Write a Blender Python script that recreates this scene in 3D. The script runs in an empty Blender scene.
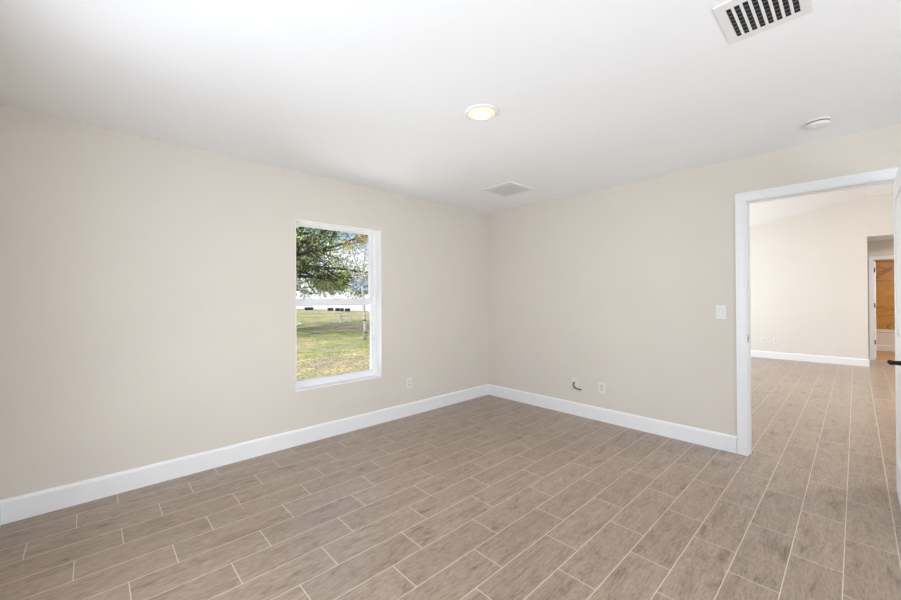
import bpy, bmesh, math, random
from mathutils import Vector, Matrix, noise
C = bpy.context.scene.collection
SC = bpy.context.scene
random.seed(7)
PI = math.pi

# ---------------------------------------------------------------- camera
yaw, pitch, roll, CAMH = .8152, .0049, -.005, 1.301
fw = Vector((math.cos(yaw)*math.cos(pitch), math.sin(yaw)*math.cos(pitch), math.sin(pitch)))
rt = Vector((math.sin(yaw), -math.cos(yaw), 0)); up = rt.cross(fw)
c_, s_ = math.cos(roll), math.sin(roll)
rt, up = c_*rt + s_*up, -s_*rt + c_*up
cd = bpy.data.cameras.new('camera'); cam = bpy.data.objects.new('camera', cd); C.objects.link(cam)
cd.sensor_fit = 'HORIZONTAL'; cd.sensor_width = 36; cd.lens = 382.09*36/901
cd.shift_y = -3.72/901; cd.clip_start = .02; cd.clip_end = 500
cam.matrix_world = Matrix(((rt.x, up.x, -fw.x, 0), (rt.y, up.y, -fw.y, 0), (rt.z, up.z, -fw.z, CAMH), (0, 0, 0, 1)))
SC.camera = cam

# ---------------------------------------------------------------- world, lights, exposure
SC.view_settings.view_transform = 'Standard'; SC.view_settings.look = 'None'
SC.view_settings.gamma = 1; SC.view_settings.use_curve_mapping = False
SC.view_settings.exposure = 0.13
SC.cycles.max_bounces = 14; SC.cycles.diffuse_bounces = 8; SC.cycles.glossy_bounces = 5
SC.cycles.transparent_max_bounces = 12; SC.cycles.caustics_reflective = False; SC.cycles.caustics_refractive = False
SC.cycles.sample_clamp_indirect = 6

W = bpy.data.worlds.new('world'); SC.world = W; W.use_nodes = True
nt = W.node_tree; nt.nodes.clear()
def wn(t, **k):
    n = nt.nodes.new(t)
    for a, b in k.items(): setattr(n, a, b)
    return n
tc = wn('ShaderNodeTexCoord'); sep = wn('ShaderNodeSeparateXYZ'); nt.links.new(tc.outputs['Generated'], sep.inputs[0])
ramp = wn('ShaderNodeValToRGB'); nt.links.new(sep.outputs['Z'], ramp.inputs[0])
e = ramp.color_ramp.elements
e[0].position = 0.0; e[0].color = (.72, .80, .92, 1); e[1].position = .5; e[1].color = (.22, .42, .85, 1)
m_ = e.new(.12); m_.color = (.50, .66, .93, 1)
nz = wn('ShaderNodeTexNoise'); nz.inputs['Scale'].default_value = 5.5; nz.inputs['Detail'].default_value = 6
mp = wn('ShaderNodeMapping'); mp.inputs['Scale'].default_value = (1, 1, 2.2); nt.links.new(tc.outputs['Generated'], mp.inputs[0]); nt.links.new(mp.outputs[0], nz.inputs['Vector'])
cr = wn('ShaderNodeValToRGB'); cr.color_ramp.elements[0].position = .42; cr.color_ramp.elements[1].position = .62; nt.links.new(nz.outputs['Fac'], cr.inputs[0])
mx = wn('ShaderNodeMix', data_type='RGBA'); nt.links.new(cr.outputs[0], mx.inputs[0]); nt.links.new(ramp.outputs[0], mx.inputs[6]); mx.inputs[7].default_value = (.95, .96, 1.0, 1)
bg = wn('ShaderNodeBackground'); bg.inputs['Strength'].default_value = 1.15; nt.links.new(mx.outputs[2], bg.inputs['Color'])
wo = wn('ShaderNodeOutputWorld'); nt.links.new(bg.outputs[0], wo.inputs['Surface'])

def light(name, kind, loc, direction=None, energy=10, color=(1, 1, 1), **k):
    l = bpy.data.lights.new(name, kind); l.energy = energy; l.color = color
    for a, b in k.items(): setattr(l, a, b)
    o = bpy.data.objects.new(name, l); C.objects.link(o); o.location = loc
    if direction: o.rotation_euler = Vector(direction).to_track_quat('-Z', 'Y').to_euler()
    return o
light('sun', 'SUN', (0, 0, 20), (.66, 0, -.75), 3.6, (1, .96, .88), angle=.02)
# fill lamps for the bedroom, outside an added rear window and side door
light('fill_rear_window', 'AREA', (-.66, .95, 1.05), (1, .12, -.04), 46, (.87, .935, 1), shape='RECTANGLE', size=2.5, size_y=1.6)
light('fill_side_door', 'AREA', (.8, -2.75, .85), (.08, 1, .60), 86, (.87, .935, 1), shape='RECTANGLE', size=2.6, size_y=1.7)
# added lamp below the window, stands in for lawn bounce onto the ceiling
light('ground_fill_lamp', 'AREA', (1.45, 4.5, -.12), (.45, -.8, 1), 120, (.90, .95, 1), shape='RECTANGLE', size=2.8, size_y=1.4)
light('ceiling_light_glow', 'AREA', (1.745, 1.565, 2.405), (0, 0, -1), 6, (1, .88, .72), shape='DISK', size=.11)
light('daylight_living_glass_door', 'AREA', (8.2, 3.70, 1.1), (0, -1, .50), 130, (.86, .93, 1), shape='RECTANGLE', size=3.3, size_y=2.1)
light('living_room_fill', 'AREA', (6.9, -2.6, 3.0), (.1, .35, -1), 120, (.98, .95, .93), shape='DISK', size=.5)  # added fill without a fixture, brightens the next room
light('hall_fill', 'AREA', (11.0, -1.6, 2.38), (0, 0, -1), 14, (.95, .96, 1), shape='DISK', size=.2)  # added fill to lift the hall, no fixture built
light('bathroom_lamp', 'AREA', (12.6, -.9, 2.38), (0, 0, -1), 30, (1, .93, .84), shape='DISK', size=.4)

# ---------------------------------------------------------------- materials
class NT:
    def __init__(s, name):
        s.m = bpy.data.materials.new(name); s.m.use_nodes = True; s.t = s.m.node_tree
        s.b = s.t.nodes['Principled BSDF']
    def n(s, t, **k):
        n = s.t.nodes.new(t)
        for a, b in k.items(): setattr(n, a, b)
        return n
    def l(s, a, b): s.t.links.new(a, b)
    def math(s, op, a, b=None, c=None):
        n = s.n('ShaderNodeMath', operation=op)
        for i, v in enumerate((a, b, c)):
            if v is None: continue
            if isinstance(v, (int, float)): n.inputs[i].default_value = v
            else: s.l(v, n.inputs[i])
        return n.outputs[0]
    def mix(s, f, a, b, blend='MIX'):
        n = s.n('ShaderNodeMix', data_type='RGBA', blend_type=blend)
        for i, v in ((0, f), (6, a), (7, b)):
            if isinstance(v, (int, float)): n.inputs[i].default_value = v
            elif isinstance(v, tuple): n.inputs[i].default_value = v if len(v) == 4 else v+(1,)
            else: s.l(v, n.inputs[i])
        return n.outputs[2]
    def noise(s, vec, scale, detail=4, rough=.5, dist=0):
        n = s.n('ShaderNodeTexNoise'); n.inputs['Scale'].default_value = scale; n.inputs['Detail'].default_value = detail
        n.inputs['Roughness'].default_value = rough; n.inputs['Distortion'].default_value = dist
        if vec is not None: s.l(vec, n.inputs['Vector'])
        return n.outputs['Fac']
    def ramp(s, f, *st):
        n = s.n('ShaderNodeValToRGB'); s.l(f, n.inputs[0]); e = n.color_ramp.elements
        e[0].position, e[0].color = st[0][0], st[0][1]+(1,); e[1].position, e[1].color = st[-1][0], st[-1][1]+(1,)
        for p, c in st[1:-1]:
            q = e.new(p); q.color = c+(1,)
        return n.outputs[0]
    def bump(s, h, strength=.2, dist=.002):
        n = s.n('ShaderNodeBump'); n.inputs['Strength'].default_value = strength; n.inputs['Distance'].default_value = dist
        s.l(h, n.inputs['Height']); s.l(n.outputs[0], s.b.inputs['Normal'])
    def obj(s, scale=(1, 1, 1)):
        t = s.n('ShaderNodeTexCoord'); m = s.n('ShaderNodeMapping'); m.inputs['Scale'].default_value = scale
        s.l(t.outputs['Object'], m.inputs[0]); return m.outputs[0]

def plain(name, col, rough=.5, metal=0, var=.04, scale=8, bump=0, emit=None, estr=0, spec=.5):
    q = NT(name); v = q.obj(); f = q.noise(v, scale, 3)
    a = tuple(c*(1-var) for c in col); b = tuple(min(1, c*(1+var)) for c in col)
    q.l(q.ramp(f, (.3, a), (.7, b)), q.b.inputs['Base Color'])
    q.b.inputs['Roughness'].default_value = rough; q.b.inputs['Metallic'].default_value = metal
    q.b.inputs['Specular IOR Level'].default_value = spec
    if bump: q.bump(q.noise(v, 260, 2), bump, .0006)
    if emit:
        q.b.inputs['Emission Color'].default_value = emit+(1,); q.b.inputs['Emission Strength'].default_value = estr
    return q.m
M = {}
M['wall'] = plain('wall_paint', (.700, .660, .602), .75, var=.012, scale=2, bump=.08, spec=.25)
M['wall_far'] = plain('living_wall_paint', (.715, .69, .645), .75, var=.012, scale=2, bump=.08, spec=.25)
M['ceil'] = plain('ceiling_paint', (.90, .91, .925), .85, var=.012, scale=1.5, bump=.1, spec=.2)
M['trim'] = plain('trim_white', (.84, .86, .885), .32, var=.01)
M['vinyl'] = plain('window_vinyl', (.83, .84, .86), .3, var=.01)
M['reveal'] = plain('reveal_white', (.88, .87, .86), .4, var=.01)
M['plastic'] = plain('white_plastic', (.77, .775, .76), .3, var=.01)
M['socket'] = plain('socket_plastic', (.66, .665, .65), .35, var=.01)
M['dark'] = plain('dark_void', (.012, .012, .013), .8)
M['louver'] = plain('louver_dark', (.09, .09, .092), .5)
M['vent'] = plain('vent_white', (.80, .80, .80), .45, var=.01)
M['ventgrey'] = plain('vent_louver', (.62, .62, .63), .45, var=.02)
M['bronze'] = plain('bronze_metal', (.045, .036, .03), .3, metal=.85, var=.15)
M['steel'] = plain('satin_nickel', (.36, .36, .36), .35, metal=.8)
M['cable'] = plain('cable_jacket', (.03, .028, .026), .4)
M['brass'] = plain('coax_metal', (.6, .52, .35), .3, metal=1)
M['lampring'] = plain('lamp_ring', (.85, .84, .82), .4)
M['lampbaf'] = plain('lamp_baffle', (.85, .78, .6), .5, emit=(1, .80, .45), estr=.35)
M['lampglow'] = plain('lamp_lens', (.9, .88, .8), .5, emit=(1, .93, .78), estr=3)
M['tub'] = plain('tub_enamel', (.74, .73, .70), .25, var=.01)
M['fence'] = plain('fence_vinyl', (.80, .79, .82), .5, var=.05, scale=.4)
M['bark'] = plain('bark_dark', (.055, .042, .035), .9, var=.4, scale=6)
M['bark_pale'] = plain('bark_pale', (.60, .54, .50), .9, var=.25, scale=14)
M['band'] = plain('tie_band', (.05, .05, .055), .7)
M['housewall'] = plain('stucco_cream', (.62, .59, .55), .9, var=.05)
M['roof'] = plain('roof_blue_grey', (.26, .33, .42), .8, var=.2, scale=3)
M['winglass'] = plain('dark_window_glass', (.03, .04, .06), .1)
M['bin'] = plain('bin_navy', (.012, .018, .05), .5)
M['pvc'] = plain('pvc_white', (.78, .78, .78), .4)
M['rock'] = plain('pale_stone', (.75, .73, .68), .9, var=.1, scale=20)

def glass():
    q = NT('window_glass'); t = q.t; t.nodes.remove(q.b)
    tr = q.n('ShaderNodeBsdfTransparent'); tr.inputs[0].default_value = (.97, .98, .98, 1)
    gl = q.n('ShaderNodeBsdfGlossy'); gl.inputs['Roughness'].default_value = .02
    fr = q.n('ShaderNodeFresnel'); fr.inputs['IOR'].default_value = 1.35
    ms = q.n('ShaderNodeMixShader'); q.l(q.math('MULTIPLY', fr.outputs[0], .5), ms.inputs[0]); q.l(tr.outputs[0], ms.inputs[1]); q.l(gl.outputs[0], ms.inputs[2])
    q.l(ms.outputs[0], t.nodes['Material Output'].inputs['Surface']); return q.m
M['glass'] = glass()

def plank_floor(name, tone, warm):
    """wood-look plank tile in running thirds; lattice measured in metres from the room"""
    q = NT(name); v = q.obj(); sp = q.n('ShaderNodeSeparateXYZ'); q.l(v, sp.inputs[0])
    X, Y = sp.outputs[0], sp.outputs[1]
    PW, PL = .1882, .5645
    ry = q.math('DIVIDE', q.math('SUBTRACT', Y, .050), PW); r = q.math('FLOOR', ry); fy = q.math('FRACT', ry)
    md = q.math('FLOORED_MODULO', q.math('SUBTRACT', r, 2), 3)
    ux = q.math('DIVIDE', q.math('SUBTRACT', X, q.math('MULTIPLY_ADD', md, .1885, .128)), PL)
    i = q.math('FLOOR', ux); fx = q.math('FRACT', ux)
    def edge(f, size): return q.math('MULTIPLY', q.math('SUBTRACT', .5, q.math('ABSOLUTE', q.math('SUBTRACT', f, .5))), size)
    d = q.math('MINIMUM', edge(fx, PL), edge(fy, PW))
    mr = q.n('ShaderNodeMapRange'); mr.inputs['From Min'].default_value = .0010; mr.inputs['From Max'].default_value = .0023
    mr.inputs['To Min'].default_value = 1; mr.inputs['To Max'].default_value = 0; q.l(d, mr.inputs['Value']); g = mr.outputs[0]
    cb = q.n('ShaderNodeCombineXYZ'); q.l(r, cb.inputs[0]); q.l(i, cb.inputs[1])
    wn_ = q.n('ShaderNodeTexWhiteNoise', noise_dimensions='3D'); q.l(cb.outputs[0], wn_.inputs['Vector'])
    rnd = wn_.outputs['Value']; rc = wn_.outputs['Color']
    # shift each plank's grain by its random vector
    off = q.n('ShaderNodeVectorMath', operation='MULTIPLY_ADD'); q.l(rc, off.inputs[0]); off.inputs[1].default_value = (9, 9, 9); q.l(v, off.inputs[2])
    m1 = q.n('ShaderNodeMapping'); m1.inputs['Scale'].default_value = (2.6, 34, 1); q.l(off.outputs[0], m1.inputs[0])
    m2 = q.n('ShaderNodeMapping'); m2.inputs['Scale'].default_value = (5, 17, 1); q.l(off.outputs[0], m2.inputs[0])
    m3 = q.n('ShaderNodeMapping'); m3.inputs['Scale'].default_value = (26, 130, 1); q.l(off.outputs[0], m3.inputs[0])
    g1 = q.noise(m1.outputs[0], 1.0, 6, .62, 1.2); g2 = q.noise(m2.outputs[0], 1.0, 5, .65, .8); g3 = q.noise(m3.outputs[0], 1, 3, .6)
    T = tone
    base = q.ramp(g1, (.30, tuple(c*.84 for c in T)), (.48, T), (.70, tuple(c*1.10 for c in T)))
    blot = q.ramp(g2, (.29, (.56, .525, .49)), (.41, (.90, .885, .87)), (.52, (1, 1, 1)))
    base = q.mix(1.0, base, blot, 'MULTIPLY')
    fine = q.ramp(g3, (.34, (.72, .70, .68)), (.58, (1.10, 1.10, 1.10)))
    base = q.mix(.8, base, fine, 'MULTIPLY')
    tint = q.ramp(rnd, (0, (.94, .935, .93)), (.5, (1, 1, 1)), (1, (1.06, 1.06, 1.06)))
    base = q.mix(1.0, base, tint, 'MULTIPLY')
    base = q.mix(g, base, warm)
    q.l(base, q.b.inputs['Base Color'])
    q.l(q.math('MULTIPLY_ADD', g, .4, .30), q.b.inputs['Roughness']); q.b.inputs['Specular IOR Level'].default_value = .5
    h = q.math('SUBTRACT', q.math('MULTIPLY', g3, .25), g); q.bump(h, .35, .0012)
    return q.m
M['floor'] = plank_floor('wood_look_plank_tile', (.352, .276, .216), (.72, .64, .55))
M['bathfloor'] = plank_floor('honey_plank_tile', (.40, .195, .055), (.42, .25, .10))

def marble():
    q = NT('amber_marble'); v = q.obj(); f = q.noise(v, 1.6, 5, .6, 1.5)
    m1 = q.n('ShaderNodeMapping'); m1.inputs['Rotation'].default_value = (-.5, 0, 0); m1.inputs['Scale'].default_value = (1, .8, 2.2); q.l(v, m1.inputs[0])
    k = q.noise(m1.outputs[0], 1.1, 3, .5, 1.0)
    vein = q.math('ABSOLUTE', q.math('SUBTRACT', k, .5))
    base = q.ramp(f, (.3, (.47, .225, .055)), (.7, (.62, .335, .095)))
    vc = q.ramp(vein, (0, (.55, .45, .36)), (.010, (.75, .68, .6)), (.026, (1, 1, 1)))
    q.l(q.mix(1.0, base, vc, 'MULTIPLY'), q.b.inputs['Base Color']); q.b.inputs['Roughness'].default_value = .35
    return q.m
M['marble'] = marble()

def lawn():
    q = NT('lawn_grass'); v = q.obj()
    big = q.noise(v, .20, 5, .65, .5); mid = q.noise(v, 1.1, 6, .75); sm = q.noise(v, 17, 6, .85)
    green = (.23, .31, .09); straw = (.56, .47, .27); dirt = (.48, .34, .27)
    a = q.ramp(big, (.38, dirt), (.47, straw), (.56, green))
    b = q.ramp(mid, (.42, (.62, .50, .22)), (.50, (.20, .25, .09)), (.57, (.52, .38, .31)))
    c = q.mix(.55, a, b)
    d = q.ramp(sm, (.40, (.28, .28, .26)), (.50, (.95, .95, .92)), (.60, (1.9, 1.8, 1.65)))
    q.l(q.mix(1.0, c, d, 'MULTIPLY'), q.b.inputs['Base Color']); q.b.inputs['Roughness'].default_value = 1
    q.b.inputs['Specular IOR Level'].default_value = .1
    return q.m
M['lawn'] = lawn()

def leafmat(name, cols, scale=.5, pos=(.35, .5, .65)):
    q = NT(name); v = q.obj(); f = q.noise(v, scale, 3, .6); s = q.noise(v, 9, 2, .6)
    a = q.ramp(f, *[(p, c) for p, c in zip(pos, cols)])
    b = q.ramp(s, (.35, (.5, .5, .5)), (.65, (1.5, 1.5, 1.4)))
    q.l(q.mix(1.0, a, b, 'MULTIPLY'), q.b.inputs['Base Color']); q.b.inputs['Roughness'].default_value = .6
    return q.m
M['oakleaf'] = leafmat('oak_leaves', [(.17, .19, .07), (.30, .37, .10), (.52, .72, .17)], .42, (.35, .50, .62))
M['rustleaf'] = leafmat('russet_leaves', [(.40, .27, .17), (.27, .24, .10), (.14, .17, .07)], .6)
M['goldleaf'] = leafmat('golden_leaves', [(.60, .48, .06), (.55, .38, .10), (.45, .50, .12)], 1.2)
M['hedge'] = leafmat('far_tree_leaves', [(.10, .14, .05), (.15, .22, .08), (.20, .27, .12)], .6)
M['tuft'] = leafmat('grass_tufts', [(.42, .36, .12), (.25, .33, .08), (.16, .25, .06)], .8)

# ---------------------------------------------------------------- mesh helpers
class MB:
    def __init__(s): s.bm = bmesh.new()
    def box(s, x0, x1, y0, y1, z0, z1, bev=0):
        t = bmesh.new(); bmesh.ops.create_cube(t, size=1)
        for v in t.verts: v.co = Vector(((x0+x1)/2+v.co.x*(x1-x0), (y0+y1)/2+v.co.y*(y1-y0), (z0+z1)/2+v.co.z*(z1-z0)))
        if bev: bmesh.ops.bevel(t, geom=t.edges[:], offset=bev, segments=2, affect='EDGES', profile=.6)
        s.add(t); return s
    def add(s, t, mat=None):
        if mat is not None: t.transform(mat)
        me = bpy.data.meshes.new('t'); t.to_mesh(me); t.free(); s.bm.from_mesh(me); bpy.data.meshes.remove(me)
    def ring(s, u0, u1, v0, v1, wl, wr, wb, wt, d0, d1, plane='xz', bev=0):
        """rectangular frame as one solid; u,v in the plane, d across it"""
        P = {'xz': lambda u, v, d: (u, d, v), 'yz': lambda u, v, d: (d, u, v), 'xy': lambda u, v, d: (u, v, d)}[plane]
        t = bmesh.new(); O = [(u0, v0), (u1, v0), (u1, v1), (u0, v1)]; I = [(u0+wl, v0+wb), (u1-wr, v0+wb), (u1-wr, v1-wt), (u0+wl, v1-wt)]
        V = [[t.verts.new(P(u, v, d)) for u, v in R] for R in (O, I) for d in (d0, d1)]
        a, b, c, e_ = V
        for k in range(4):
            n = (k+1) % 4
            t.faces.new((a[k], a[n], c[n], c[k])); t.faces.new((b[k], b[n], e_[n], e_[k])); t.faces.new((a[k], a[n], b[n], b[k])); t.faces.new((c[k], c[n], e_[n], e_[k]))
        bmesh.ops.recalc_face_normals(t, faces=t.faces)
        if bev: bmesh.ops.bevel(t, geom=[x for x in t.edges if x.calc_face_angle() > .5], offset=bev, segments=2, affect='EDGES', profile=.6)
        s.add(t); return s
    def lathe(s, prof, seg=32, mat=None):
        """prof: list of (radius, z)"""
        t = bmesh.new(); rings = []
        for r, z in prof:
            if r < 1e-6: rings.append([t.verts.new((0, 0, z))])
            else: rings.append([t.verts.new((r*math.cos(2*PI*k/seg), r*math.sin(2*PI*k/seg), z)) for k in range(seg)])
        for a, b in zip(rings, rings[1:]):
            for k in range(seg):
                q = [a[k % len(a)], a[(k+1) % len(a)], b[(k+1) % len(b)], b[k % len(b)]]
                q = list(dict.fromkeys(q))
                if len(q) > 2: t.faces.new(q)
        bmesh.ops.recalc_face_normals(t, faces=t.faces)
        s.add(t, mat); return s
    def tube(s, pts, rad, seg=8):
        t = bmesh.new(); pts = [Vector(p) for p in pts]
        if not isinstance(rad, (list, tuple)): rad = [rad]*len(pts)
        rings = []; ref = None
        for i, p in enumerate(pts):
            d = (pts[min(i+1, len(pts)-1)]-pts[max(i-1, 0)]).normalized()
            if ref is None:
                ref = Vector((0, 0, 1)) if abs(d.z) < .9 else Vector((1, 0, 0))
                ref = (ref-d*ref.dot(d)).normalized()
            else: ref = (ref-d*ref.dot(d)).normalized()
            b = d.cross(ref)
            rings.append([t.verts.new(p+rad[i]*(math.cos(2*PI*k/seg)*ref+math.sin(2*PI*k/seg)*b)) for k in range(seg)])
        for a, b in zip(rings, rings[1:]):
            for k in range(seg): t.faces.new((a[k], a[(k+1) % seg], b[(k+1) % seg], b[k]))
        t.faces.new(rings[0][::-1]); t.faces.new(rings[-1])
        bmesh.ops.recalc_face_normals(t, faces=t.faces)
        s.add(t); return s
    def poly(s, pts, ext):
        """extruded polygon"""
        t = bmesh.new(); a = [t.verts.new(p) for p in pts]; e_ = Vector(ext); b = [t.verts.new(Vector(p)+e_) for p in pts]
        t.faces.new(a); t.faces.new(b[::-1]); n = len(a)
        for k in range(n): t.faces.new((a[k], b[k], b[(k+1) % n], a[(k+1) % n]))
        bmesh.ops.recalc_face_normals(t, faces=t.faces)
        s.add(t); return s
    def leaf(s, p, size, nrm):
        q = Vector(nrm).to_track_quat('Z', 'Y'); a = random.random()*2*PI
        u = q @ Vector((math.cos(a), math.sin(a), 0)); w = q @ Vector((-math.sin(a), math.cos(a), 0))
        P = Vector(p); vs = [s.bm.verts.new(P+size*k) for k in (-u*.5, w*.28, u*.55, -w*.28)]
        s.bm.faces.new(vs)
    def build(s, name, mat, parent=None, smooth=False, loc=None, kind=None):
        me = bpy.data.meshes.new(name); s.bm.to_mesh(me); s.bm.free()
        if smooth:
            for p in me.polygons: p.use_smooth = True
        me.materials.append(mat)
        o = bpy.data.objects.new(name, me); C.objects.link(o)
        if parent: o.parent = parent
        if loc: o.location = loc
        if kind: o['kind'] = kind
        return o
def tag(o, label=None, cat=None, group=None, kind=None):
    for k, v in (('label', label), ('category', cat), ('group', group), ('kind', kind)):
        if v: o[k] = v
    return o
def empty(name, loc, rot=(0, 0, 0), **k):
    o = bpy.data.objects.new(name, None); C.objects.link(o); o.location = loc; o.rotation_euler = rot; o.empty_display_size = .1
    return tag(o, **k)
def copy_tree(o, parent=None):
    c = o.copy(); C.objects.link(c); c.parent = parent
    for ch in list(o.children): copy_tree(ch, c)
    return c
def frame_rot(n):
    """rotation whose local Z points along n, local Y stays up"""
    n = Vector(n); u = Vector((0, 0, 1)); x = u.cross(n).normalized(); return Matrix((x, u, n)).transposed().to_euler()

# ---------------------------------------------------------------- room shell
YW, XW, XB, YS, H = 3.418, 3.914, -.392, -2.35, 2.44
WT = .12                                 # partition thickness
XF = 10.42                               # far living room wall
def ST(name, mb, mat, **k): return tag(mb.build(name, mat), kind='structure', **k)

ST('floor', MB().box(XB-.1, 11.66, -4.2, YW+.1, -.12, 0), M['floor'], label='wood-look plank tile floor running through the doorway')
ST('floor_bathroom', MB().box(11.66, 14.60, -2.2, .5, -.12, 0), M['bathfloor'], label='honey brown plank tile floor of the bathroom')
ST('ceiling', MB().box(XB-.12, XW+WT*.5, YS-.12, YW+.1, H, H+.1), M['ceil'], label='smooth white ceiling of the empty bedroom')

# window wall (left), with the window opening; continues past the partition to the living room glass door
WX0, WX1, WZ0, WZ1 = 1.327, 2.224, .476, 2.011
wl = MB().box(XB-.12, WX0, YW, YW+.2, -.1, 2.60).box(WX1, XW+WT, YW, YW+.2, -.1, 2.60).box(WX0, WX1, YW, YW+.2, -.1, WZ0).box(WX0, WX1, YW, YW+.2, WZ1, 2.60)
ST('wall_left', wl, M['wall'], label='beige wall with the window')
DY0, DY1, DZ = -.212, .612, 2.083        # doorway in the right wall
wr = MB().box(XW, XW+WT, DY1+.012, YW, 0, 3.25).box(XW, XW+WT, -4.2, DY0-.012, 0, 3.25).box(XW, XW+WT, DY0-.012, DY1+.012, DZ+.012, 3.25)
ST('wall_right', wr, M['wall'], label='beige wall with the doorway')
SW_ = (-.30, 2.15, .04, 2.10)
ST('wall_front', MB().box(XB-.12, SW_[0], YS-.12, YS, 0, H).box(SW_[1], XW, YS-.12, YS, 0, H).box(SW_[0], SW_[1], YS-.12, YS, 0, SW_[2]).box(SW_[0], SW_[1], YS-.12, YS, SW_[3], H), M['wall'])
RW = (-.3, 2.2, .35, 2.05)
wb = MB().box(XB-.12, XB, YS, RW[0], 0, H).box(XB-.12, XB, RW[1], YW, 0, H).box(XB-.12, XB, RW[0], RW[1], 0, RW[2]).box(XB-.12, XB, RW[0], RW[1], RW[3], H)
ST('wall_back', wb, M['wall'])
rwf = MB().ring(RW[0], RW[1], RW[2], RW[3], .05, .05, .05, .05, XB-.09, XB-.03, 'yz').box(XB-.085, XB-.035, .92, .98, RW[2]+.05, RW[3]-.05)
ST('added_door_side', MB().ring(SW_[0], SW_[1], SW_[2], SW_[3], .05, .05, .05, .05, YS-.09, YS-.03).box(1.02, 1.08, YS-.085, YS-.035, SW_[2]+.05, SW_[3]-.05), M['vinyl'])  # unseen side door, added as an opening for the fill lamp
ST('added_window_rear', rwf, M['vinyl'])  # unseen rear window, added to let its fill lamp in

# living room beyond the doorway
LX0, LX1 = XW+WT, XF
def vault(y): return 3.143 if y < -.14 else 3.143-.209*(y+.14)
ex = MB().box(LX0, 6.5, YW, YW+.2, -.1, 2.6).box(9.9, LX1+WT, YW, YW+.2, -.1, 2.6).box(6.5, 9.9, YW, YW+.2, 2.2, 2.6)
ST('wall_living_left', ex, M['wall_far'])
gd = MB().ring(6.5, 9.9, 0, 2.2, .06, .06, .06, .06, YW+.06, YW+.12).box(8.16, 8.24, YW+.065, YW+.115, .06, 2.14)
ST('door_3', gd, M['vinyl'])
HY0, HY1, HZ = -1.25, -.148, 2.398
wf = MB().poly([(XF, YW, 0), (XF, HY1, 0), (XF, HY1, vault(HY1)+.02), (XF, -.14, vault(-.14)+.02), (XF, YW, vault(YW)+.02)], (WT, 0, 0)) \
    .box(XF, XF+WT, HY0, HY1, HZ, 3.16).box(XF, XF+WT, -4.2, HY0, 0, 3.16)
ST('wall_living_far', wf, M['wall_far'], label='pale beige wall at the far side of the next room')
ST('wall_living_right', MB().box(LX0, LX1+WT, -4.32, -4.2, 0, 3.2), M['wall_far'])
cv = MB().poly([(LX0-.06, YW+.1, vault(YW+.1)), (LX0-.06, -.14, 3.143), (LX0-.06, -4.2, 3.143), (LX0-.06, -4.2, 3.25), (LX0-.06, -.14, 3.25), (LX0-.06, YW+.1, vault(YW+.1)+.11)], (LX1-LX0+.18, 0, 0))
ST('ceiling_living', cv, M['ceil'], label='white vaulted ceiling of the next room')
# hall and bathroom
HX = 11.55
hw = MB().box(HX, HX+.11, -.250, 1.0, 0, 2.42).box(HX, HX+.11, -2.2, -1.02, 0, 2.42).box(HX, HX+.11, -1.02, -.250, 2.032, 2.42)
ST('wall_hall', hw, M['wall'], label='hall wall around the bathroom doorway')
ST('wall_hall_ends', MB().box(XF+WT, HX, 1.0, 1.1, 0, 2.42).box(XF+WT, HX, -2.3, -2.2, 0, 2.42), M['wall'])
ST('ceiling_hall', MB().box(XF+WT*.5, HX+.06, -2.3, 1.1, 2.42, 2.5), M['ceil'])
ST('wall_bathroom', MB().box(14.42, 14.6, -2.2, .5, 0, 2.42), M['marble'], label='amber brown marble tile wall above the tub')
ST('wall_bathroom_sides', MB().box(HX+.11, 14.6, .5, .6, 0, 2.42).box(HX+.11, 14.6, -2.3, -2.2, 0, 2.42), M['wall'])
ST('ceiling_bathroom', MB().box(HX+.06, 14.6, -2.3, .6, 2.42, 2.5), M['ceil'])

# baseboards: tall flat board with an eased top edge
def base_x(mb, x0, x1, y, s):      # along X, protruding from plane y in direction s
    pr = [(0, 0), (.014, 0), (.014, .122), (.010, .134), (.005, .140), (0, .140)]
    mb.poly([(x0, y+s*a, b) for a, b in pr], (x1-x0, 0, 0))
def base_y(mb, y0, y1, x, s):
    pr = [(0, 0), (.014, 0), (.014, .122), (.010, .134), (.005, .140), (0, .140)]
    mb.poly([(x+s*a, y0, b) for a, b in pr], (0, y1-y0, 0))
b = MB(); base_x(b, XB, XW, YW, -1); ST('baseboard_left', b, M['trim'], label='white baseboard under the window')
b = MB(); base_y(b, .688, YW-.014, XW, -1); base_y(b, YS+.014, -.30, XW, -1); ST('baseboard_right', b, M['trim'], label='white baseboard left of the doorway')
b = MB(); base_y(b, YS, YW-.014, XB, 1); ST('baseboard_back', b, M['trim'])
b = MB(); base_x(b, XB+.014, -.30, YS, 1); base_x(b, 2.15, XW-.014, YS, 1); ST('baseboard_front', b, M['trim'])
b = MB(); base_y(b, HY1, YW, XF, -1); base_y(b, -4.2, HY0, XF, -1); base_x(b, XF, XF+WT, HY1-0.0, -1); ST('baseboard_living_far', b, M['trim'], label='white baseboard along the far wall of the next room')
b = MB(); base_y(b, .688, YW, LX0, 1); base_y(b, -4.2, -.3, LX0, 1); ST('sun_block_roof', MB().box(-3.3, XB-.12, -6.2, YW+.2, 2.5, 2.62), M['ceil'])  # the slab is an unseen porch roof, added to keep sun off the rear opening
ST('baseboard_living_near', b, M['trim'])

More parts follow.
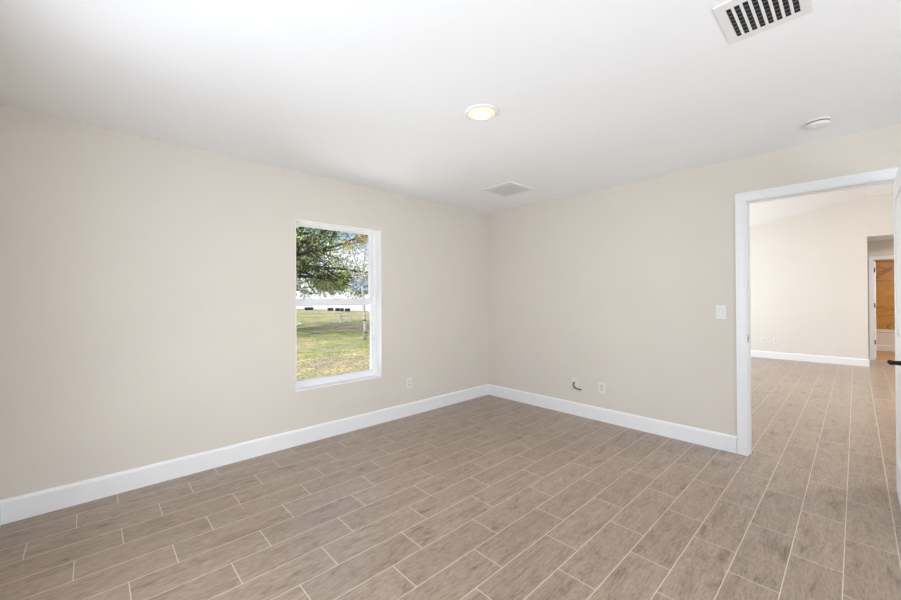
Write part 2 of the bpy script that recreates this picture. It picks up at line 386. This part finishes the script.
# door casing and jamb of the near doorway
def casing(xw, s, y0, y1, z, w=.073):
    """flat casing with a raised outer band around an opening in plane x=xw, protruding s"""
    mb = MB(); zb = -.05
    for o, wd, t0, t1 in ((w, w-.006, 0, .013), (w-.001, .021, .012, .019), (.032, .014, .012, .0155)):
        d0, d1 = sorted((xw+s*t0, xw+s*t1))
        mb.ring(y0-o, y1+o, zb, z+o, wd, wd, .01, wd, d0, d1, 'yz', .0015)
    return mb
ST('trim_1', casing(XW, -1, DY0, DY1, DZ), M['trim'], label='white moulded casing around the open doorway')
jb = MB().ring(DY0-.012, DY1+.012, -.05, DZ+.012, .012, .012, .01, .012, XW-.004, LX0+.004, 'yz', .001).ring(DY0-.002, DY1+.002, -.05, DZ+.002, .011, .011, .01, .011, XW+.045, XW+.08, 'yz', .002)
jamb = ST('trim_2', jb, M['trim'], label='white door jamb and stop lining the doorway')
sk = MB().box(XW-.002, XW+.030, DY1-.0020, DY1+.001, .922, .988, .001).build('strike_plate', M['steel'], jamb); sk['label'] = 'satin metal strike plate'
MB().box(XW+.012, XW+.026, DY1-.0030, DY1-.0015, .94, .97).build('strike_hole', M['dark'], sk)
ST('trim_3', casing(LX0, 1, DY0, DY1, DZ), M['trim'])
ST('trim_4', casing(HX, -1, -1.02, -.250, 2.032, .072), M['trim'], label='white casing of the bathroom doorway in the hall')

# ---------------------------------------------------------------- window_1
win = empty('window_1', (0, 0, 0), kind='structure', label='white single-hung window in the beige wall')
FY0, FY1 = YW+.095, YW+.17
rv = MB().ring(WX0, WX1, WZ0, WZ1, .006, .006, .010, .008, YW-.001, FY1)
rv.build('window_sill', M['reveal'], win)
a0, a1, z0, z1 = WX0+.006, WX1-.006, WZ0+.010, WZ1-.008
fr = MB().ring(a0, a1, z0, z1, .032, .032, .030, .010, FY0, FY1, 'xz', .003)
fr.build('window_frame', M['vinyl'], win)
def sash(name, y0, y1, za, zb, rail_top, rail_bot):
    s = MB().ring(a0+.030, a1-.030, za, zb, .012, .027, rail_bot, rail_top, y0, y1, 'xz', .003).build(name, M['vinyl'], win)
    MB().box(a0+.038, a1-.05, (y0+y1)/2-.002, (y0+y1)/2+.002, za+rail_bot-.004, zb-rail_top+.004).build('glass_pane', M['glass'], s)
    return s
lo = sash('lower_sash', FY0+.008, FY0+.036, z0+.028, 1.302, .058, .034)
sash('upper_sash', FY0+.040, FY0+.066, 1.235, z1-.008, .013, .040)
MB().box(1.74, 1.80, FY0+.010, FY0+.034, 1.302, 1.312, .002).build('sash_lock', M['vinyl'], lo)

# ---------------------------------------------------------------- doors
door = empty('door_1', (XW-.020, DY0+.002, 0), kind='structure', label='white door leaf standing open at the right edge')
LW, LT, LZ0, LZ1 = .800, .035, .012, 2.050
pm = MB()
rails = [(LZ0, .24), (.92, 1.06), (1.92, LZ1)]; st = .115
pm.box(-st, 0, 0, LT, LZ0, LZ1, .002).box(-LW, -LW+st, 0, LT, LZ0, LZ1, .002)
for za, zb in rails: pm.box(-LW+st, -st, 0, LT, za, zb)
for za, zb in ((.24, .92), (1.06, 1.92)): pm.box(-LW+st, -st, .008, LT-.008, za, zb); pm.box(-LW+st+.045, -st-.045, .003, LT-.003, za+.045, zb-.045, .004)
leafo = pm.build('door_panel', M['trim'], door)
hd = MB(); hz = .940; hx = -LW+.065
for sgn, y in ((1, LT), (-1, 0)):
    R = Matrix.Translation((hx, y, hz)) @ Matrix.Rotation(-sgn*PI/2, 4, 'X')
    hd.lathe([(0, 0), (.033, 0), (.033, .006), (.029, .010), (.013, .012), (.011, .050), (0, .052)], 24, R)
    yy = y+sgn*.048
    hd.tube([(hx-.012, yy, hz), (hx+.03, yy+sgn*.003, hz+.001), (hx+.07, yy+sgn*.004, hz-.001), (hx+.115, yy, hz-.005)], [.0115, .011, .0095, .008], 12)
hnd = hd.build('door_handle', M['bronze'], door, smooth=True); hnd['label'] = 'dark bronze lever handle'
for z in (.22, 1.03, 1.84):
    h = MB().lathe([(0, z-.045), (.0065, z-.045), (.0065, z+.045), (0, z+.045)], 12, Matrix.Translation((.004, -.004, 0))).box(-.030, 0, -.001, .0015, z-.045, z+.045)
    ho = h.build('door_hinge', M['bronze'], door); ho['label'] = 'dark metal hinge'

d2 = empty('door_2', (HX+.105, -.268, 0), (0, 0, math.radians(-2)), kind='structure', label='white bathroom door leaf opened inward, its edge in view')
MB().box(.004, .74, .0, .035, .012, 2.02, .002).box(.12, .62, -.004, .039, .3, .9, .003).box(.12, .62, -.004, .039, 1.1, 1.85, .003).build('door_panel', M['trim'], d2)
for z in (.36, 1.11, 1.83):
    ho = MB().box(-.014, .004, -.002, .024, z-.045, z+.045, .001).lathe([(0, z-.045), (.007, z-.045), (.007, z+.045), (0, z+.045)], 10, Matrix.Translation((-.012, .026, 0))).build('door_hinge', M['bronze'], d2)
    ho['label'] = 'dark metal hinge'

# ---------------------------------------------------------------- ceiling fittings
lamp = empty('ceiling_light', (1.745, 1.565, H), label='round flush ceiling light, lit warm white', cat='light')
MB().lathe([(.078, -.0005), (.078, -.012), (.090, -.013), (.100, -.009), (.105, 0), (.078, -.0005)], 48).build('trim_ring', M['lampring'], lamp, smooth=True)
MB().lathe([(.084, -.010), (.082, -.014), (.058, -.0225), (.051, -.023), (.051, -.014), (.084, -.010)], 48).build('baffle', M['lampbaf'], lamp, smooth=True)['label'] = 'cream glowing sloped ring'
MB().lathe([(0, -.026), (.03, -.0255), (.044, -.0245), (.051, -.023), (.051, -.016), (0, -.016)], 40).build('lens', M['lampglow'], lamp, smooth=True)['label'] = 'glowing white lens'

sd = empty('smoke_detector', (3.445, .163, H), label='round white smoke detector on the ceiling above the doorway', cat='smoke detector')
MB().lathe([(0, 0), (.060, 0), (.061, -.003), (.060, -.009), (0, -.009)], 40).build('mounting_base', M['plastic'], sd)
MB().lathe([(0, -.009), (.0555, -.009), (.0555, -.0155), (0, -.0155)], 40).build('shadow_gap', M['dark'], sd)['label'] = 'dark seam below the base'
MB().lathe([(0, -.0150), (.058, -.0150), (.060, -.020), (.057, -.033), (.040, -.040), (0, -.042)], 40).build('cover', M['plastic'], sd)
MB().lathe([(0, -.040), (.007, -.040), (.007, -.044), (0, -.045)], 16, Matrix.Translation((-.018, .012, 0))).build('test_button', M['socket'], sd)

# supply register with dark slots (top edge of the view)
v1 = empty('ceiling_vent', (0, 0, H), label='white ceiling register with black slots at the top edge of the view', cat='vent')
vx0, vx1, vy0, vy1 = 1.787, 2.098, .108, .381
sx0, sx1 = 1.834, 2.060; sy1 = .3475; pit = .0268; ns = 8; sy0 = sy1-pit*ns+.010
f = MB().ring(vx0, vx1, vy0, vy1, sx0-vx0, vx1-sx1, sy0-vy0, vy1-sy1, -.005, 0, 'xy', .002)
f.build('frame', M['vent'], v1)
MB().box(sx0, sx1, sy0, sy1, -.0012, -.0002).build('duct_opening', M['dark'], v1)['label'] = 'black duct opening'
for k in range(7):
    x = sx0+.026+k*.0285
    MB().box(x, x+.006, sy0, sy1, -.0042, -.0014).build('rear_louver', M['louver'], v1)['label'] = 'dark grey cross louver behind the slats'
for k in range(ns-1):
    y = sy1-.0165-k*pit
    MB().box(sx0-.002, sx1+.002, y-.0100, y, -.006, -.0042, .0006).build('slat', M['vent'], v1)
# return grille near the corner
v2 = empty('ceiling_vent', (0, 0, H), label='pale grey louvred ceiling grille near the room corner', cat='vent')
gx0, gx1, gy0, gy1 = 2.985, 3.395, 2.300, 2.690
hx0, hx1, hy0, hy1 = 3.065, 3.345, 2.352, 2.645
f = MB().ring(gx0, gx1, gy0, gy1, hx0-gx0, gx1-hx1, hy0-gy0, gy1-hy1, -.007, 0, 'xy', .002).box(gx0+.003, gx1-.003, gy0+.002, gy0+.008, -.013, -.006)
f.build('frame', M['vent'], v2)
MB().box(hx0, hx1, hy0, hy1, -.001, -.0002).build('duct_opening', M['louver'], v2)
for k in range(14):
    x = hx0+k*(hx1-hx0)/14
    MB().poly([(x, hy0, -.0012), (x+.004, hy0, -.0012), (x+.019, hy0, -.0062), (x+.015, hy0, -.0062)], (0, hy1-hy0, 0)).build('louver', M['ventgrey'], v2)

# ---------------------------------------------------------------- wall plates
def plate_empty(name, loc, n, **k): return empty(name, loc, frame_rot(n), **k)
def outlet(loc, n, label, group=None):
    o = plate_empty('power_outlet', loc, n, label=label, cat='power outlet', group=group)
    MB().box(-.035, .035, -.057, .057, 0, .006, .002).build('cover_plate', M['plastic'], o)
    for s in (-1, 1):
        q = MB().box(-.0165, .0165, s*.0195-.0145, s*.0195+.0145, .0055, .0085, .003).build('socket', M['socket'], o)
        MB().box(-.0075, -.0055, s*.0195-.002, s*.0195+.006, .0080, .0088).box(.0055, .0075, s*.0195-.002, s*.0195+.005, .0080, .0088) \
            .lathe([(0, .0080), (.0025, .0080), (.0025, .0088), (0, .0088)], 10, Matrix.Translation((0, s*.0195-.008, 0))).build('slots', M['dark'], q)
    MB().lathe([(0, .006), (.003, .006), (.003, .0072), (0, .0075)], 10).build('screw', M['steel'], o)
    return o
outlet((2.582, YW, .360), (0, -1, 0), 'white power outlet on the wall beside the window, above the baseboard')
outlet((XW, 1.838, .352), (-1, 0, 0), 'white power outlet right of the black cable stub')
cp = plate_empty('cable_plate', (XW, 2.146, .352), (-1, 0, 0), label='white cable plate with a black cable stub curling from it', cat='cable plate')
MB().box(-.035, .035, -.057, .057, 0, .006, .002).build('cover_plate', M['plastic'], cp)
MB().lathe([(0, .005), (.009, .005), (.009, .008), (.0055, .009), (.0055, .016), (0, .016)], 12, Matrix.Translation((0, .010, 0))).build('coax_socket', M['brass'], cp)['label'] = 'small metal socket'
MB().tube([(0, .010, .004), (-.004, .004, .022), (-.004, -.016, .032), (.006, -.036, .036), (.030, -.046, .038), (.060, -.052, .040), (.095, -.052, .040)], .0068, 10).build('cable', M['cable'], cp, smooth=True)['label'] = 'short black cable curling to the right'
sw = plate_empty('light_switch', (XW, .790, 1.170), (-1, 0, 0), label='white rocker light switch left of the doorway', cat='light switch')
MB().box(-.036, .036, -.058, .058, 0, .006, .002).build('cover_plate', M['plastic'], sw)
MB().box(-.019, .019, -.036, .036, .0055, .0072, .001).build('switch_frame', M['socket'], sw)
MB().poly([(-.0155, -.032, .007), (-.0155, -.032, .009), (-.0155, 0, .0105), (-.0155, .032, .013), (-.0155, .032, .007)], (.031, 0, 0)).build('rocker', M['plastic'], sw)
outlet((XF, 1.372, .372), (-1, 0, 0), 'small white outlet on the far wall through the doorway, the left one')
outlet((XF, 1.160, .372), (-1, 0, 0), 'small white outlet on the far wall through the doorway, the right one')

# ---------------------------------------------------------------- bathtub
tb = empty('bathtub', (13.67, -.85, 0), label='white bathtub with a ledged apron below the amber marble', cat='bathtub')
t = MB().box(0, .05, -1.3, 1.3, 0, .44).box(0, .74, 1.22, 1.3, 0, .44).box(0, .74, -1.3, -1.22, 0, .44).box(.66, .74, -1.3, 1.3, 0, .44).box(0, .74, -1.3, 1.3, 0, .10)
t.build('tub_body', M['tub'], tb)
MB().box(-.012, .085, -1.3, 1.3, .44, .473, .008).box(.65, .74, -1.3, 1.3, .44, .473, .008).box(.0, .74, 1.2, 1.3, .44, .473, .008).box(0, .74, -1.3, -1.2, .44, .473, .008).build('rim', M['tub'], tb)
MB().box(-.016, 0, -1.3, 1.3, 0, .14, .003).build('apron_ledge', M['trim'], tb)

# ---------------------------------------------------------------- outside
def GZ(x, y): return -.22
g = bmesh.new(); NX, NY = 60, 60
gv = [[g.verts.new((-60+i*2.6, YW+.2+(j/NY)**2*140, -.22+.05*noise.noise(Vector((i*.5, j*.5, 0))))) for j in range(NY+1)] for i in range(NX+1)]
for i in range(NX):
    for j in range(NY): g.faces.new((gv[i][j], gv[i+1][j], gv[i+1][j+1], gv[i][j+1]))
mb = MB(); mb.bm.free(); mb.bm = g
ST('lawn', mb, M['lawn'], label='patchy green and straw lawn outside the window')
# white vinyl fence far across the yard
FA, FB = Vector((21.1, 80, -.22)), Vector((24.6, 22, -.22)); FD = (FB-FA).normalized(); FN = Vector((-FD.y, FD.x, 0)); FL = (FB-FA).length
fe = empty('fence', FA, (0, 0, math.atan2(FD.y, FD.x)), label='long white panel fence across the far side of the lawn', cat='fence')
npan = 24; pw = FL/npan
for k in range(npan):
    p = MB().box(k*pw+.06, (k+1)*pw-.06, -.02, .02, .06, 1.92).box(k*pw+.06, (k+1)*pw-.06, -.035, .035, 1.88, 1.98).box(k*pw+.06, (k+1)*pw-.06, -.035, .035, .06, .18)
    for j in range(1, 12): p.box(k*pw+.06+j*(pw-.12)/12-.008, k*pw+.06+j*(pw-.12)/12+.008, -.026, .026, .15, 1.9)
    p.build('fence_panel', M['fence'], fe)
for k in range(npan+1): MB().box(k*pw-.065, k*pw+.065, -.065, .065, 0, 1.985, .01).build('fence_post', M['fence'], fe)

def fpt(px_ratio):        # point on the fence line seen at world direction X/Y = ratio
    t_ = (px_ratio*FA.y-FA.x)/(FD.x-px_ratio*FD.y); return FA+FD*t_
bins = [(0.4239, 1.1), (0.4846, 0.7), (0.5055, 0.55), (0.5192, 0.42), (0.5363, 0.6)]
for k, (r_, w_) in enumerate(bins):
    p = fpt(r_)*.95
    o = empty('storage_bin', (p.x, p.y, -.22), (0, 0, math.atan2(-p.x, p.y)),
              label=['dark low bin by the far fence under the oak branches', 'narrow dark bin by the far fence, right of the one under the oak', 'dark bin by the far fence, left one of the three beyond the white pipe frame',
                     'dark bin by the far fence, middle one of the three beyond the white pipe frame', 'dark bin by the far fence, right one of the three beyond the white pipe frame'][k], cat='bin', group='dark bins along the far fence')
    MB().box(-w_*.5, w_*.5, -.25, .25, 0, .32, .03).build('bin_body', M['bin'], o)
    MB().box(-w_*.53, w_*.53, -.28, .28, .30, .37, .03).build('lid', M['bin'], o)

# white pipe frame and pale stone on the lawn
pf = empty('pipe_frame', (11.9, 22.4, -.22), (0, 0, math.radians(-38)), label='small white pipe frame standing on the lawn', cat='pipe frame')
MB().tube([(-.33, 0, 0), (-.33, 0, .46)], .085, 12).build('post', M['pvc'], pf)
MB().tube([(.30, 0, 0), (.30, 0, .50)], .055, 12).build('post', M['pvc'], pf)
MB().tube([(-.33, 0, .42), (.30, 0, .46)], .04, 12).build('crossbar', M['pvc'], pf)
MB().tube([(-.05, 0, .43), (.0, .02, .54)], .03, 12).build('valve', M['pvc'], pf)
r = bmesh.new(); bmesh.ops.create_icosphere(r, subdivisions=3, radius=.14)
for v in r.verts: v.co *= 1+.25*noise.noise(v.co*12); v.co.z *= .6
mb = MB(); mb.add(r); o = mb.build('stone', M['rock'], None, smooth=True, loc=(8.72, 21.9, -.16)); tag(o, 'pale rounded stone lying on the lawn under the oak', 'stone')

# trees
def rnd_dir(): 
    v = Vector((random.gauss(0, 1), random.gauss(0, 1), random.gauss(0, 1))); return v.normalized()
def limb(p, d, L, r, n=9, bend=.16, lift=.0, zmin=None):
    pts, rad = [Vector(p)], [r]; d = Vector(d).normalized()
    for k in range(n):
        d = (d+rnd_dir()*bend+Vector((0, 0, lift))).normalized(); pts.append(pts[-1]+d*L/n); rad.append(r*(1-.85*(k+1)/n))
    if zmin is not None:
        for q in pts[1:]:
            if q.z < zmin: q.z = zmin+(zmin-q.z)*.35
    return pts, rad
def cluster(mb, p, R, n, size):
    for k in range(n):
        q = Vector(p)+rnd_dir()*R*random.random()**.5*Vector((1, 1, .75)).length/1.6
        mb.leaf(q, size*random.uniform(.6, 1.3), rnd_dir())
def tree(name, loc, label, trunkH, r0, limbs, bark, leafm, leaves, lsize, clus, sub=6, group=None, seed=1, cat='tree', zmin=None, lr=.55):
    random.seed(seed)
    t = empty(name, loc, label=label, cat=cat, group=group)
    tp = [(0, 0, -.05), (.04, .02, trunkH*.3), (-.03, .05, trunkH*.65), (0, 0, trunkH)]
    MB().tube(tp, [r0*1.35, r0, r0*.9, r0*.8], 12).build('trunk', bark, t, smooth=True)
    fol = MB()
    for d, L, h in limbs:
        b = MB(); pts, rad = limb((0, 0, h), d, L, r0*lr, 10, .13, .012, zmin); b.tube(pts, rad, 8)
        for k in range(sub):
            i = random.randint(3, 9); sp = pts[i]; dd = ((pts[min(i+1, 10)]-pts[i-1]).normalized()+rnd_dir()*.8)
            p2, r2 = limb(sp, dd, L*random.uniform(.22, .45), rad[i]*.7, 6, .3, 0, zmin); b.tube(p2, r2, 6)
            for j in range(3):
                i3 = random.randint(2, 6); p3, r3 = limb(p2[i3], rnd_dir(), L*.13, r2[i3]*.6+.006, 4, .4, 0, zmin); b.tube(p3, r3, 5)
                cluster(fol, p3[-1], clus, leaves, lsize)
            cluster(fol, p2[-1], clus, leaves, lsize)
        b.build('branch', bark, t, smooth=True)
    fol.build('foliage', leafm, t)
    return t
oaklimbs = []
random.seed(11)
for k in range(15):
    a = random.uniform(-1.5, 1.15) if k > 5 else -.9+k*.34
    oaklimbs.append(((math.cos(a), math.sin(a), random.uniform(-.04, .30) if k % 2 else random.uniform(.2, .75)), random.uniform(5.2, 7.6), random.uniform(2.1, 3.4)))
for k in range(5): a = 1.8+k*.7; oaklimbs.append(((math.cos(a), math.sin(a), .5), 6, 2.8))
tree('oak_tree', (4.6, 19.0, -.22), 'large spreading oak whose dark branches fill the upper window pane', 3.2, .38, oaklimbs, M['bark'], M['oakleaf'], 19, .125, .50, sub=10, seed=4, zmin=1.75, lr=.33)
tree('russet_tree', (26.5, 54, -.22), 'russet and cream leaved tree rising behind the white fence', 2.5, .2, [((math.cos(a), math.sin(a), .9), 3.8, 2.0) for a in (0, .8, 1.7, 2.5, 3.3, 4.1, 5, 5.7)], M['bark_pale'], M['rustleaf'], 16, .34, .8, sub=6, seed=5)
tree('leafy_tree', (17.0, 78, -.22), 'grey green tree behind the fence beyond the oak branches', 2.5, .2, [((math.cos(a), math.sin(a), 1.0), 4.4, 2.0) for a in (0, .8, 1.7, 2.5, 3.3, 4.1, 5, 5.7)], M['bark'], M['hedge'], 16, .36, .9, sub=6, seed=6)
# young staked tree near the window
yt = empty('young_tree', (7.45, 12.55, -.22), label='slender young tree with a banded pale trunk and few golden leaves', cat='tree')
tr = [(0, 0, -.05), (-.02, -.03, .45), (-.06, -.04, .9), (-.09, -.05, 1.35), (-.13, -.05, 1.75), (-.16, -.06, 2.0)]
MB().tube(tr, [.062, .056, .052, .048, .044, .038], 12).build('trunk', M['bark_pale'], yt, smooth=True)
for z, x in ((.27, -.01), (.72, -.045), (1.33, -.09)): MB().lathe([(.05, z-.02), (.064, z-.02), (.064, z+.02), (.05, z+.02)], 14, Matrix.Translation((x, -.04, 0))).build('tree_tie', M['band'], yt)['label'] = 'dark tie band'
random.seed(21); fo = MB()
for d, L, r in (((-.65, .35, .75), 1.35, .04), ((-.25, .1, 1), 1.7, .034), ((.12, -.25, 1), 1.9, .034), ((.30, -.2, .8), 1.2, .025)):
    b = MB(); pts, rad = limb(tr[-1], d, L, r, 8, .12, .05); b.tube(pts, rad, 7)
    for k in range(6):
        i = random.randint(2, 8); p2, r2 = limb(pts[i], d_ if (d_ := rnd_dir()+Vector((0, 0, .5))) else d, .45, .010, 4, .3); b.tube(p2, r2, 5)
        cluster(fo, p2[-1], .13, 7, .085)
    b.build('branch', M['bark_pale'], yt, smooth=True)
cluster(fo, (-.12, -.05, 3.78), .30, 260, .09); cluster(fo, (-.72, -.05, 3.40), .28, 120, .09); cluster(fo, (-.15, -.1, 3.4), .2, 30, .09)
fo.build('foliage', M['goldleaf'], yt)

# house beyond the fence, right part of the window
hs = empty('house', (40, 60, -.22), (0, 0, math.radians(-38)), label='cream house with a blue grey roof beyond the white fence', cat='house')
MB().box(-5, 7, -4, 4, 0, 3.0).build('house_wall', M['housewall'], hs)
MB().poly([(-5.6, -4.6, 2.95), (-5.6, 4.6, 2.95), (-5.6, 0, 5.4)], (13.2, 0, 0)).build('roof', M['roof'], hs)
for x in (-3.2, 0, 3.6):
    w = MB().box(x-.7, x+.7, -4.08, -3.98, 1.0, 2.3, .01).build('window', M['vinyl'], hs); MB().box(x-.6, x+.6, -4.10, -4.02, 1.1, 2.2).build('pane', M['winglass'], w)
